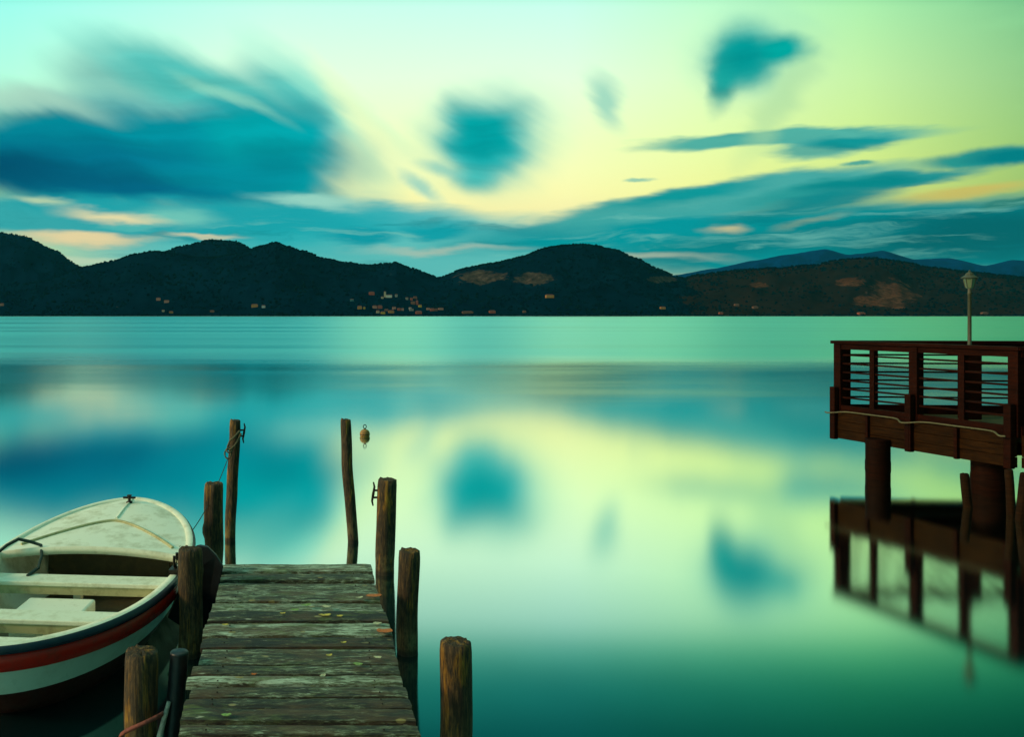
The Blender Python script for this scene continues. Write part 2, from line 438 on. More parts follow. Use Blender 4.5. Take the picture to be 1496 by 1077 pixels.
# ------------------------------------------------------------------ water, land
b = MB(); b.add([(-11500,-11500,0),(11500,-11500,0),(11500,11500,0),(-11500,11500,0)], [(0,1,2,3)])
tag(obj('lake_water', b, M['water']), kind='structure')
b = MB()
xs = [-11000+i*220 for i in range(101)]
vs = []
for x in xs:
    w_ = mn.noise(Vector((x*.0016, 3., 0)))*60
    vs += [(x, 2560+w_, -.6), (x, 2590+w_, .9), (x, 2700+w_, 3.), (x, 11400, 5.)]
b.add(vs, [(i*4+k, i*4+4+k, i*4+5+k, i*4+1+k) for i in range(100) for k in range(3)])
tag(obj('shore_land', b, M['land']), kind='structure')

# ------------------------------------------------------------------ hills
def interp(pts, x):
    for (x0, y0), (x1, y1) in zip(pts, pts[1:]):
        if x0 <= x <= x1:
            u = (x-x0)/(x1-x0); u = u*u*(3-2*u)*.45+u*.55
            return y0+(y1-y0)*u
    return pts[0][1] if x < pts[0][0] else pts[-1][1]

ROCK = [(703,405,34,9),(782,407,28,8),(966,408,20,5),(1304,430,34,18),(1240,412,24,6),(1265,440,20,8),(1110,417,14,4)]
TREES = []        # (point, radius)
GRIDS = []
def hill(prof, D0, D1, D2, mat_, seed, trees=0, ntop=1.0, step=3., tr=4.6):
    px0, px1 = prof[0][0], prof[-1][0]
    nc = int((px1-px0)/step)+1; NR, NB = 44, 10
    vs = []; rock = []; grid = []
    for i in range(nc):
        px = px0+(px1-px0)*i/(nc-1)
        py = interp(prof, px)+mn.fractal(Vector((px*.045, seed, 0)), 1., 2., 4)*1.3*ntop
        hr = max(.3, (PY-py)/F*D1+H)
        colm = []
        for j in range(NR+NB):
            if j < NR:
                u = j/(NR-1); D = D0+(D1-D0)*u
                f = .50*u+.50*(u*u*(3-2*u))
                P = Vector((px*.006*D1/3000, u*2.6, seed*3.1))
                sp = (mn.fractal(P*2.2, 1., 2.1, 6))*.17*math.sin(math.pi*min(1, u*1.04))
                z = hr*(f+sp*min(1., .35+u))
                z = min(z, ((PY-py)/F*D+H)*(.995 if u < .98 else 1))
            else:
                u = (j-NR+1)/NB; D = D1+(D2-D1)*u; z = hr*(1-u)**1.3*(1-.05*u)-2*u
            v = Vector(((px-PX)/F*D, D, max(z, -2)+ (0 if j else -2)))
            qx, qy = PX+F*v.x/D, PY+F*(H-v.z)/D
            rk = 0.
            if j < NR:
                for ex, ey, ax, ay in ROCK:
                    q = math.hypot((qx-ex)/ax, (qy-ey)/ay)
                    rk = max(rk, min(1, max(0, 1.5-q)))
            rock.append(rk); vs.append(v); colm.append((v, qy))
        grid.append(colm)
    n = NR+NB
    b = MB(); b.add(vs, [(i*n+j, (i+1)*n+j, (i+1)*n+j+1, i*n+j+1) for i in range(nc-1) for j in range(n-1)], True)
    o = tag(obj('hill', b, mat_), kind='structure')
    a = o.data.attributes.new('rock', 'FLOAT', 'POINT'); a.data.foreach_set('value', rock)
    GRIDS.append((px0, px1, nc, grid, NR))
    k = 0
    while k < trees:
        i = random.randrange(nc-1); ju = random.random()**.8*(NR-1)
        if random.random() < .22: ju = NR-1-random.random()*1.2
        j = min(NR-2, int(ju)); fu = ju-j; fi = random.random()
        a_ = grid[i][j][0].lerp(grid[i][j+1][0], fu); c_ = grid[i+1][j][0].lerp(grid[i+1][j+1][0], fu)
        pnt = a_.lerp(c_, fi); k += 1
        if pnt.z < 1: continue
        if max(rock[i*n+j], rock[(i+1)*n+j]) > .25: continue
        if mn.noise(pnt*.004) < -.12 and random.random() < .75 and j < NR-3: continue      # clearings
        TREES.append((pnt, random.uniform(.5, 1.15)*tr))
    return o

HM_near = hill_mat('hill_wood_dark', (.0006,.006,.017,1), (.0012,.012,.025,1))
HM_mid = hill_mat('hill_wood_haze_blue', (.0008,.007,.020,1), (.0015,.013,.030,1))  # slightly bluer, haze on the back hills put into the colour
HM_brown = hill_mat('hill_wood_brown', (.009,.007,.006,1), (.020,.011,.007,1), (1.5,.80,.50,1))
HM_far = hill_mat('hill_far_haze_blue', (.0005,.022,.095,1), (.001,.030,.12,1))  # blue of the distant air painted into the hill colour

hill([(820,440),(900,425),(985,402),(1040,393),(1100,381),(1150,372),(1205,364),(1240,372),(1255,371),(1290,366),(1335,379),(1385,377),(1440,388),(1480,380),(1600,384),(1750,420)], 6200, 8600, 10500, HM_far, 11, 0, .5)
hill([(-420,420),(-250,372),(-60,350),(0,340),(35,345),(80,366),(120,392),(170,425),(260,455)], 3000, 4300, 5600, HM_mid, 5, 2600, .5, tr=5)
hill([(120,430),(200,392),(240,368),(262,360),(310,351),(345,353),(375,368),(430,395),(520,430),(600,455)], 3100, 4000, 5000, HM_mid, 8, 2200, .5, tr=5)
hill([(-300,440),(-100,428),(60,412),(122,391),(165,381),(205,370),(228,367),(260,372),(300,377),(350,371),(380,360),(400,354),(416,359),(440,366),(470,377),(500,383),(540,388),(578,384),(600,392),(640,406),(690,428),(760,452)], 2620, 3500, 4500, HM_near, 2, 6500)
hill([(560,446),(605,425),(645,405),(680,392),(720,385),(760,376),(800,362),(835,357),(870,359),(900,366),(930,378),(955,391),(985,403),(1030,418),(1090,440),(1150,456)], 2640, 3450, 4500, HM_near, 3, 5200)
hill([(880,452),(940,430),(985,411),(1020,402),(1075,395),(1130,392),(1190,387),(1230,379),(1270,377),(1310,381),(1360,391),(1420,398),(1500,406),(1650,420),(1900,440)], 2640, 3500, 4600, HM_brown, 4, 5200)

def ground_at(px, py):
    best = None
    for px0, px1, nc, grid, NR in GRIDS:
        if not px0 < px < px1: continue
        i = int(round((px-px0)/(px1-px0)*(nc-1)))
        for j in range(NR):
            v, qy = grid[i][j]
            if qy <= py and v.z > .5:
                D = v.y
                if best is None or D < best.y: best = wz(px, v.z, D)
                break
    return best

# ------------------------------------------------------------------ houses across the lake
WALLS = {}
def wall_mat(key, col):
    if key not in WALLS: WALLS[key] = plain('wall_'+key, col, .9, .12, .3, 0)
    return WALLS[key]
WC = dict((k_, tuple(q*.62 for q in c_[:3])+(1,)) for k_, c_ in dict(orange=(.75,.34,.08,1), cream=(.75,.62,.42,1), white=(.85,.85,.82,1), pink=(.70,.34,.26,1), yellow=(.95,.62,.06,1), red=(.62,.14,.08,1), grey=(.40,.42,.38,1), teal=(.10,.30,.30,1), brown=(.34,.15,.09,1)).items())  # sunset glow on the walls put into the orange and yellow colours
ROOF = plain('roof_tile', (.16,.05,.03,1), .9, .2, .4, 0)
GLASS = plain('house_window_dark', (.03,.04,.04,1), .4, .1, 1., 0)
def house(px, py, wpx, hpx, colr, label, name='house', cat='house', grp='houses across the lake', hip=False):
    g = ground_at(px, py+hpx/2) or wz(px, 3, 2680)
    D = g.y-6; s = D/F
    w_, h_ = wpx*s*.86, hpx*s*.86; dp = max(8., min(w_*.7, 14.))
    c = Vector(((px-PX)/F*D, D, g.z))
    r = thing(name, c, label, cat, grp)
    wh = h_*.68
    b = MB(); b.box((c.x-w_/2, c.y-dp/2, c.z-4), (c.x+w_/2, c.y+dp/2, c.z+wh))
    obj('wall', b, wall_mat(colr, WC[colr]), r)
    e = .5; x0, x1, y0, y1, z0, z1 = c.x-w_/2-e, c.x+w_/2+e, c.y-dp/2-e, c.y+dp/2+e, c.z+wh+.01, c.z+max(h_, wh+1.6)
    b = MB(); b.add([(x0,y0,z0),(x1,y0,z0),(x1,y1,z0),(x0,y1,z0),(x0+w_*.18,c.y,z1),(x1-w_*.18,c.y,z1)], [(3,2,1,0),(0,1,5,4),(2,3,4,5),(1,2,5),(3,0,4)])
    obj('roof', b, ROOF, r)
    nw = max(1, int(w_/5))
    for k in range(nw):
        x = c.x-w_/2+w_*(k+.5)/nw
        b = MB(); b.box((x-.55, c.y-dp/2-.06, c.z+wh*.45), (x+.55, c.y-dp/2+.02, c.z+wh*.45+min(1.6, wh*.4)))
        obj('window', b, GLASS, r)
    TREES_CLEAR.append((c, max(w_, 10)))
    return r
TREES_CLEAR = []
hs = [
 (543,430,9,4,'red','long red house standing alone uphill left of the church tower'),
 (558.5,435,4,3,'cream','small cream house just left of the church tower'),
 (579,433.5,4,3.2,'grey','small grey house uphill to the right of the church'),
 (594.5,437,4,2.4,'grey','tiny greyish house uphill, left of the stacked hillside houses'),
 (601,438,4,3,'red','small red house below the highest house right of the church'),
 (606.5,435,6,3,'brown','brown-roofed house topmost of the hillside cluster right of the church'),
 (603.5,443.5,7,3.2,'brown','low brown house on the hillside beside a taller narrow house'),
 (609.3,442,3.2,6.5,'red','tall narrow reddish house on the hillside right of the church'),
 (613.7,447,5,4,'yellow','small yellowish house at the foot of the hillside cluster'),
 (525.5,450,7,4.4,'orange','bright orange house at the left end of the village'),
 (532.2,451,3,3,'yellow','tiny yellow outbuilding right of the bright orange house'),
 (547.5,448,7,3.6,'pink','pink house in the upper row at the left of the village'),
 (555,448,7.5,4.2,'red','dark red house in the upper row, middle of the village'),
 (552,455.4,5,4.6,'cream','pale cream house by the water left of the bright yellow one'),
 (559.5,456.6,7,4,'yellow','brightest yellow house by the water in the village'),
 (564.5,452.5,6,3,'brown','brown house above and right of the bright yellow house'),
 (571.5,455.2,9.5,4.6,'orange','wide orange house by the water right of the yellow one'),
 (575.8,449.8,6,3,'pink','pink house above the wide orange waterside house'),
 (583,451.3,5,3.2,'red','red house of a joined pair in the middle of the village'),
 (588,452,4,2.8,'pink','lower pink house of a joined pair in the middle of the village'),
 (599.2,449.8,4,3,'white','small white house, the whitest in the village'),
 (601,453.3,7,2.6,'grey','low grey house under the small white house'),
 (611.7,456.4,10,4.6,'red','wide red-orange house by the water at the right of the village'),
 (625.5,451.3,5,3,'pink','leftmost pink house of the row right of the village'),
 (631.5,451.6,7,3.4,'red','reddest house of the row right of the village'),
 (637,452,5,3,'brown','brown house between the reddest and the long pale house of the row'),
 (644,451.8,8,2.6,'pink','long low pale house at the right end of the row'),
 (514,438,6,2.6,'teal','faint teal building uphill at the left edge of the village'),
 (231.5,440.2,7,3,'pink','left pale pink house of the pair high above the left shore'),
 (243.5,440.2,8,3,'pink','right pink house of the pair high above the left shore'),
 (238.5,454.5,4,2.6,'cream','tiny cream house near the left shore beside an orange one'),
 (250,456,6.5,3,'orange','small orange house near the left shore'),
 (372,447.4,11,4.2,'orange','long orange farmhouse on the slope left of the village'),
 (385,448.2,6,3.4,'white','white annex at the right end of the long orange farmhouse'),
 (310,455,7,2.4,'brown','low brown house near the shore between two orange houses'),
 (3,445,6,4,'pink','pink house at the far left edge of the view'),
 (683,456,18,3,'brown','very long low brown building by the water right of the village'),
 (719,455,10,4,'red','red house with pale gable by the water under the quarry'),
 (766,456.2,5,2.4,'brown','tiny brown house by the water below the round hill'),
 (803,436,13,4,'orange','wide orange house alone high on the round hill'),
 (968,449.4,8,3,'orange','small orange house at the right foot of the round hill'),
 (1076,446,7,2.8,'brown','dim brown house high at the foot of the brown hill'),
 (1103,449.5,8,3,'brown','dim grey-brown house on the slope of the brown hill'),
 (1053,458,6,3.4,'red','dim reddish house by the water at the foot of the brown hill'),
 (1258,457.6,10,3.4,'red','reddish house by the water below the ochre quarry'),
 (1438,457.3,9,3,'brown','dim brown house by the water behind the lamp post'),
]
for a in hs: house(*a)
# church
g = ground_at(562.5, 435); D = g.y-6; s = D/F; c = Vector(((562.5-PX)/F*D, D, g.z))
r = thing('church', c, 'pale church with a square bell tower above the village', 'church')
b = MB(); b.box((c.x-1.3*s, c.y-3, c.z-4), (c.x+1.3*s, c.y+3, c.z+7*s)); obj('tower', b, wall_mat('cream', WC['cream']), r)
b = MB(); b.add([(c.x-1.5*s,c.y-3.4,c.z+7*s+.01),(c.x+1.5*s,c.y-3.4,c.z+7*s+.01),(c.x+1.5*s,c.y+3.4,c.z+7*s+.01),(c.x-1.5*s,c.y+3.4,c.z+7*s+.01),(c.x,c.y,c.z+8.2*s)], [(3,2,1,0),(0,1,4),(1,2,4),(2,3,4),(3,0,4)]); obj('spire', b, ROOF, r)
b = MB(); b.box((c.x+1.32*s, c.y-4, c.z-4), (c.x+10*s, c.y+6, c.z+2.*s)); obj('nave', b, wall_mat('white2', (.6,.58,.5,1)), r)
b = MB(); b.prism([(c.x+1.4*s,c.y-4.4,c.z+2*s+.01),(c.x+1.4*s,c.y+6.4,c.z+2*s+.01),(c.x+1.4*s,c.y+1,c.z+3*s)], (8.7*s,0,0)); obj('nave_roof', b, ROOF, r)
TREES_CLEAR.append((c, 20))

# ------------------------------------------------------------------ woodland on the hills and along the shore
for k in range(1500):
    px = random.uniform(-250, 1750); D = random.uniform(2590, 2680)
    TREES.append((wz(px, 1.6, D), random.uniform(2., 4.2)))
gold = (1+5**.5)/2
ICO = [Vector(v).normalized() for v in [(-1,gold,0),(1,gold,0),(-1,-gold,0),(1,-gold,0),(0,-1,gold),(0,1,gold),(0,-1,-gold),(0,1,-gold),(gold,0,-1),(gold,0,1),(-gold,0,-1),(-gold,0,1)]]
ICF = [(0,11,5),(0,5,1),(0,1,7),(0,7,10),(0,10,11),(1,5,9),(5,11,4),(11,10,2),(10,7,6),(7,1,8),(3,9,4),(3,4,2),(3,2,6),(3,6,8),(3,8,9),(4,9,5),(2,4,11),(6,2,10),(8,6,7),(9,8,1)]
b = MB()
for p_, r_ in TREES:
    ok = True
    for c_, w_ in TREES_CLEAR:
        if abs(p_.x-c_.x) < w_*.5+r_ and -90 < p_.y-c_.y < 14: ok = False; break
    if not ok: continue
    sx, sz = random.uniform(.75, 1.25), random.uniform(.7, 1.25)
    b.add([p_+Vector((v.x*r_*sx, v.y*r_*sx, v.z*r_*sz+r_*.35))*random.uniform(.8, 1.15) if False else p_+Vector((v.x*r_*sx*random.uniform(.75,1.2), v.y*r_*sx, v.z*r_*sz*random.uniform(.75,1.2)+r_*.4)) for v in ICO], ICF)
mw, t, p = mat('woodland_leaves')
nn = t.noise(wpos(t), .05, 4, .6); hu = t.noise(wpos(t), .004, 3)
cc = t.mix(t.rng(nn, .35, .65), (.0005,.005,.012,1), (.0012,.011,.021,1))
cc = t.mix(t.rng(hu, .48, .62, 0., .5), cc, (.003,.013,.008,1))
t.put(p.inputs['Base Color'], cc); p.inputs['Roughness'].default_value = .95; p.inputs['Specular IOR Level'].default_value = 0
tag(obj('woodland', b, mw), 'dark woodland covering the hills and the far shore', 'woodland', kind='stuff')

# ------------------------------------------------------------------ mooring posts
def post(label, pts, rad, seed, grp, rough=1.0, knots=(), mat_=None):
    """pts: (px, py) down the middle of the post, first = waterline, last = top; rad in px of that distance"""
    x0, yw = pts[0]; D = 3250./(yw-PY); s = D/F
    P = [W(px, py, D) for px, py in pts]
    base = P[0].copy(); P = [P[0]+(P[0]-P[1])*(1.0/max(.1, (P[1]-P[0]).length))]+P
    L = []; n = 34
    # resample
    seg = [(P[i+1]-P[i]).length for i in range(len(P)-1)]; tot = sum(seg)
    def at(u):
        d = u*tot
        for i, sg in enumerate(seg):
            if d <= sg or i == len(seg)-1: return P[i].lerp(P[i+1], min(1, d/sg))
            d -= sg
    vs = []; R0 = rad*s; N = 30
    for i in range(n+1):
        u = i/n; c = at(u)
        c += Vector((mn.noise(Vector((seed, c.z*2.2, 0)))*.012*rough, mn.noise(Vector((seed+9, c.z*2.2, 0)))*.012*rough, 0))
        rr = R0*(1.06-.08*u)
        if i == n: rr *= .955
        for k in range(N):
            a = 2*math.pi*k/N
            gr = mn.fractal(Vector((math.cos(a)*3.2, math.sin(a)*3.2, c.z*.9+seed*5)), 1., 2., 5)*.045*rough
            cr = mn.noise(Vector((math.cos(a)*5+seed, math.sin(a)*5, c.z*.35)))
            cr = -.16*max(0, 1-abs(cr)*8)*rough*.8                                   # drying cracks
            kb = 0
            for kz, ka, ks in knots: kb += ks*math.exp(-(((c.z-kz)/.05)**2+(math.atan2(math.sin(a-ka), math.cos(a-ka))/.45)**2))
            q = rr*(1+gr+cr+kb)
            vs.append(c+Vector((math.cos(a)*q, math.sin(a)*q, 0)))
    b = MB(); fs = [(i*N+k, i*N+(k+1) % N, (i+1)*N+(k+1) % N, (i+1)*N+k) for i in range(n) for k in range(N)]
    top = P[-1]
    # weathered end grain
    for q, dz in ((.72, .012), (.35, .014)):
        o_ = len(vs)
        vs += [top+Vector((math.cos(2*math.pi*k/N)*R0*q, math.sin(2*math.pi*k/N)*R0*q, dz*.5+mn.noise(Vector((k*1.1+seed, q*9, 2)))*.022*rough)) for k in range(N)]
        fs += [(o_-N+k, o_-N+(k+1) % N, o_+(k+1) % N, o_+k) for k in range(N)]
    vs.append(top+Vector((0,0,.012))); e = len(vs)-1
    fs += [(e-N+k, e-N+(k+1) % N, e) for k in range(N)]
    b.add(vs, fs, True)
    return tag(obj('mooring_post', b, mat_ or M['post'], at=base), label, 'post', grp)

PG = 'wooden mooring posts around the jetty'
post('slim tall wooden post in the water beyond the jetty, with a rope loop and cleat', [(336,790),(338,740),(341,680),(343.5,615)], 8.2, 1, PG)
post('slim bent wooden post in the water beyond the jetty, bare, near the buoy', [(516,793),(512,740),(507,680),(505,614)], 8.0, 2, PG)
post('thick dark post with an iron cleat at the far right corner of the jetty', [(562,838),(564,770),(566,701)], 14.2, 3, PG, 1.0)
post('mid-height brown post right of the jetty between two other posts', [(595.5,955),(596,880),(598,805)], 16, 4, PG)
post('big stout post standing clear of the jetty, right front', [(665,1120),(666,1040),(667,938)], 23.5, 5, PG, .8)
post('knotty post at the far left corner of the jetty by the boat bow', [(311,832),(312,770),(313,707)], 14.2, 6, PG, 1.2, [(.38,math.pi,.25)])
post('split ochre-edged post between the boat and the jetty', [(277,958),(278,880),(279,803)], 18.2, 7, PG, 1.3, [(.62,.3,.12)])
post('stout mossy-topped post in the left foreground tied with a red bar', [(207,1114),(206,1030),(205.5,953)], 25.5, 8, PG, 1.3)

# cleats on posts
def cleat(px, py, D, side, sz, label):
    c = W(px, py, D); r = thing('iron_cleat', c, label, 'cleat', 'iron cleats on the posts')
    b = MB(); b.tube([c+Vector((side*.03*sz+.012*math.sin(q*3), 0, q*.10*sz)) for q in (-1,-.6,0,.6,1)], [.006*sz,.009*sz,.012*sz,.009*sz,.006*sz], 8); obj('horn', b, M['iron'], r)
    for q in (-.03, .03):
        b = MB(); b.tube([c+Vector((-side*.035*sz,0,q*sz)), c+Vector((side*.028*sz,0,q*sz))], .009*sz, 8); obj('foot', b, M['iron'], r)
cleat(550.5, 722, 8.62, -1, 1.15, 'dark iron cleat on the left face of the thick post')
cleat(352, 633, 9.88, 1, 1.1, 'small iron cleat on the slim roped post')

# rope, ring and line at the slim post
Dp = 9.80
b = MB()
b.tube([W(352,634,Dp+.02), W(349,641,Dp-.05), W(344,650,Dp-.07), W(338,656,Dp-.08), W(334,657,Dp-.06)], .011, 8)
b.tube([W(350,630,Dp+.0), W(343,638,Dp-.075), W(336,644,Dp-.06), W(333,652,Dp-.05), W(332,658,Dp-.04)], .011, 8)
tag(obj('mooring_rope', b, M['rope'], at=W(343,645,Dp)), 'frayed rope looped from the cleat round the slim post', 'rope')
b = MB(); c = W(333, 663, Dp-.06)
b.tube([c+Vector((.035*math.cos(a*math.pi/8), .015*math.sin(a*math.pi/8), .052*math.sin(a*math.pi/8))) for a in range(16)], .009, 8, closed=True)
c2 = W(335, 658, Dp-.07)
b.tube([c2+Vector((.03*math.cos(a*math.pi/8), .02*math.sin(a*math.pi/8+.5), .022*math.sin(a*math.pi/8))) for a in range(16)], .009, 8, closed=True)
tag(obj('rope_ring', b, M['rope'], at=c), 'coiled ring hanging from the rope on the slim post', 'ring')
b = MB()
A_, B_ = W(333.5, 669, Dp-.06), W(262, 800, 7.55)
b.tube([A_.lerp(B_, u/14)+Vector((0,0,-.10*math.sin(math.pi*u/14))) for u in range(15)], .0045, 6)
tag(obj('mooring_line', b, M['darkrope'], at=A_), 'thin dark line running from the roped post down to the boat', 'rope')

# ------------------------------------------------------------------ jetty
zd = .55
jet = thing('jetty', (0, 5, 0), 'weathered wooden plank jetty running out into the lake', 'jetty')
ye = [823.5,835.5,846,861,878,893,909,929,945,970,986,1000.5,1018,1035,1055,1073]
lx = [325.6,321,317,314,307,303,295,293,289,278,271,276,267,262.5,259.5,254]
rx = [545,548,552,556,560,567,574,577,582,585,589,597,602,607,615,620]
De = [2535./(y-PY) for y in ye]
bs = [(De[i], De[i+1], (lx[i]-PX)/F*De[i+1] if i else (lx[0]-PX)/F*De[0], (rx[i]-PX)/F*De[i+1]) for i in range(len(ye)-1)]
d = De[-1]
while d > 1.6:
    wd = random.uniform(.14,.17); bs.append((d, d-wd, -.585+random.uniform(-.02,.02), .60+random.uniform(-.02,.02))); d -= wd
for k, (d0, d1, xa, xb) in enumerate(bs):
    gap = random.uniform(.020,.034)
    if k == 2: gap = .05
    rnd = random.Random(k*13+5)
    NX, NYb = 28, 5
    y0, y1 = d1+gap*.5, d0-gap*.5
    th = .038; dz = rnd.uniform(-.011,.011)+(-.012 if k == 2 else 0); tilt = rnd.uniform(-.008,.008); sk = rnd.uniform(-.006,.006)
    vs = []
    for layer in (0, 1):
        for i in range(NX+1):
            u = i/NX
            for j in range(NYb):
                v = j/(NYb-1)
                ee = mn.noise(Vector((u*9, k*3.3+(v > .5)*7, 1)))*.006+mn.noise(Vector((u*31, k*3.3+(v > .5)*7, 4)))*.0025
                y = y0+(y1-y0)*v+(ee if j in (0, NYb-1) else 0)+sk*(u-.5)
                x = xa+(xb-xa)*u
                if i in (0, NX): x += mn.noise(Vector((v*4, k*5.1, i)))*.012
                z = zd+dz+tilt*(u-.5)+mn.noise(Vector((u*2.5, k*4.7, 0)))*.004
                if layer == 0: z -= th
                else:
                    z -= (.006 if j in (0, NYb-1) else 0)+(.004 if i in (0, NX) else 0)
                    z += .003*mn.noise(Vector((u*7, v*2, k*2.2)))
                vs.append((x, y, z))
    q = NYb; nn_ = (NX+1)*q; fs = []
    for i in range(NX):
        for j in range(q-1):
            a = i*q+j; fs.append((a, a+1, a+q+1, a+q)); fs.append((nn_+a, nn_+a+q, nn_+a+q+1, nn_+a+1))
        for j, fl in ((0, 0), (q-1, 1)):
            a = i*q+j; f = (a, a+q, nn_+a+q, nn_+a); fs.append(f if not fl else f[::-1])
    for i, fl in ((0, 1), (NX, 0)):
        for j in range(q-1):
            a = i*q+j; f = (a, a+1, nn_+a+1, nn_+a); fs.append(f if not fl else f[::-1])
    b = MB(); b.add(vs, fs)
    o = obj('board', b, M['board'], jet, at=((xa+xb)/2, (d0+d1)/2, zd))
for x in (-.42, .42):
    b = MB(); b.box((x-.05, 1.7, zd-.20), (x+.05, 6.93, zd-.05)); obj('beam', b, M['beam'], jet, bevel=.006)
for y in (2.6, 4.9, 6.6):
    b = MB(); b.box((-.50, y-.05, zd-.30), (.50, y+.05, zd-.203)); obj('cross_beam', b, M['beam'], jet, bevel=.006)
    for x in (-.40, .40):
        b = MB(); b.tube([(x, y, -1), (x, y, zd-.302)], .07, 14); obj('pile', b, M['beam'], jet)
# nail heads
b = MB()
for d0, d1, xa, xb in bs:
    for x in (-.42, .42):
        for q in (.3, .7): b.lathe((x+random.uniform(-.015,.015), d1+(d0-d1)*q, zd+.0), [(.0045,0),(.0045,.005),(.002,.0065)], 8)
obj('nail_heads', b, M['iron'], jet)

# leaves lying on the jetty
LM = {}
for nme, cc in (('orange',(.50,.12,.01,1)),('yellow',(.55,.42,.06,1)),('pale',(.50,.48,.28,1)),('green',(.22,.34,.08,1))):
    LM[nme] = plain('leaf_'+nme, cc, .6, .45, 60, .3)
def leaf(px, py, wpx, hpx, colr, ang, label):
    D = 2535./(py-PY); c = wz(px, zd+.014, D); s = D/F
    a = wpx*s/2; bb = hpx*s/2*D/(H-zd)     # along / across on the ground
    bb = min(max(bb, a*.3), a*.62)
    ca, sa = math.cos(R(ang)), math.sin(R(ang)); n = 14; top = []
    for k in range(n):
        th = 2*math.pi*k/n; rr = 1+random.uniform(-.2,.16)
        u, v = math.cos(th)*a*rr, math.sin(th)*bb*rr
        top.append(c+Vector((u*ca-v*sa, u*sa+v*ca, .002+.003*(math.cos(th)**2)+random.uniform(0,.003))))
    cen = c+Vector((0,0,.004)); vs = top+[cen]+[p_-Vector((0,0,.0015)) for p_ in top]+[cen-Vector((0,0,.0015))]
    fs = [(k, (k+1) % n, n) for k in range(n)]+[(n+1+(k+1) % n, n+1+k, 2*n+1) for k in range(n)]+[(k, n+1+k, n+1+(k+1) % n, (k+1) % n) for k in range(n)]
    b = MB(); b.add(vs, fs); tag(obj('fallen_leaf', b, LM[colr], at=c), label, 'leaf', 'leaves lying on the jetty')
leaf(546,874,24,9,'orange',5,'large rust-orange leaf at the far right edge of the jetty boards')
leaf(562,926,27,7,'orange',-4,'long rust-orange leaf at the right edge, nearer than the other orange one')
leaf(525,877,11,6,'pale',20,'pale curled leaf left of the far orange leaf')
leaf(448,888,15,5,'green',10,'yellow-green leaf lying mid jetty among the far boards')
leaf(477,890,14,4,'pale',-8,'buff leaf right of the yellow-green one in mid jetty')
leaf(431,895,12,4,'green',0,'small green leaf in front of the yellow-green one')
leaf(413,900,8,2.5,'yellow',0,'left of two small yellow flecks of leaf near the jetty middle')
leaf(475,902.5,18,3,'yellow',2,'narrow long yellow leaf lying along a board mid jetty')
leaf(497,904,10,3,'yellow',0,'short yellow leaf right of the narrow long one')
leaf(551,915,14,4,'pale',0,'pale leaf just behind the near orange leaf')
leaf(329,917,10,3,'yellow',0,'yellow leaf near the left edge of the jetty')
leaf(502,943,8,4,'yellow',15,'small yellow leaf alone in the middle right of the jetty')
leaf(481,962,10,5,'yellow',30,'round yellow leaf on the wide pale board')
leaf(552,965,12,4,'pale',0,'pale leaf near the right end of the wide board')
leaf(371,990,9,3,'orange',0,'little orange leaf on the left half of the near boards')
leaf(471,992,11,7,'pale',45,'pale twisted leaf, right half of the near boards')
leaf(523,975,15,5,'green',-10,'greenish leaf near the right, in front of the wide board')
leaf(331,1050,15,7,'green',10,'green-yellow leaf in the left foreground of the jetty')

# rubber sheet drawn with reflection and jetty shade, tube fender, pale pipe, red bar
Dr = 6.72
poly = [(283,801),(291,797),(303,799),(316,812),(326,828),(319,868),(304,922),(294,952),(279,934),(262,915),(244,903),(256,873),(268,846)]
b = MB(); fr = []; 
for px, py in poly: fr.append(W(px, py, Dr+.06*math.sin((px-244)/26.)))
b.prism(fr, (0,.035,0))
tag(obj('rubber_and_shade_sheet', b, M['rubber'], at=W(285,880,Dr), bevel=.008), 'black rubber sheet, dark reflection and jetty shade drawn in, hanging behind the split ochre-edged post', 'fender')
D5 = 5.0
b = MB(); A_, B_ = W(262,956,D5), W(247,1125,D5)
b.tube([B_, B_.lerp(A_,.5)+Vector((.004,0,0)), A_], .052, 20)
r = thing('fender_tube', B_, 'black rubber fender tube standing against the left side of the jetty', 'fender')
obj('tube', b, M['rubber'], r)
b = MB(); b.lathe(A_, [(.050,-.005),(.053,.0),(.053,.008),(.046,.016),(.015,.019)], 20); obj('end_cap', b, M['rubber'], r)
b = MB(); b.tube([W(247,1026,4.95), W(240,1050,4.93), W(230,1090,4.92), W(222,1140,4.92)], [.012,.014,.018,.02], 10)
tag(obj('pale_pipe', b, M['pale'], at=W(240,1050,4.93)), 'thin pale pipe leaning beside the black fender tube', 'pipe')
Dc = 4.86
b = MB(); b.tube([W(174,1085,4.95), W(178,1074,Dc), W(186,1068,Dc-.02), W(205,1060,Dc-.035), W(222,1052,Dc-.02), W(234,1046,Dc+.02), W(238,1043,Dc+.1)], .0125, 10)
tag(obj('red_bar', b, M['rust'], at=W(205,1060,Dc)), 'rusty red bent bar wrapped across the left foreground post', 'bar')

# ------------------------------------------------------------------ buoy
c = wz(533, .0, 18.4)
r = thing('mooring_buoy', c, 'round orange-brown mooring buoy floating with a ring on top', 'buoy')
b = MB(); b.lathe(c+Vector((0,0,.045)), [(.105*math.cos(R(a)), .105*math.sin(R(a))) for a in range(-88, 89, 11)], 24); obj('float', b, M['buoy'], r)
b = MB(); b.lathe(c+Vector((0,0,.04)), [(.1055,-.006),(.1065,0),(.1055,.006)], 24); obj('seam_band', b, M['iron'], r)
b = MB(); b.lathe(c+Vector((0,0,.148)), [(.022,0),(.022,.014),(.010,.02)], 12); b.tube([c+Vector((.032*math.sin(a*math.pi/8), 0, .20+.038*math.cos(a*math.pi/8))) for a in range(16)], .008, 8, closed=True); obj('ring', b, M['iron'], r)

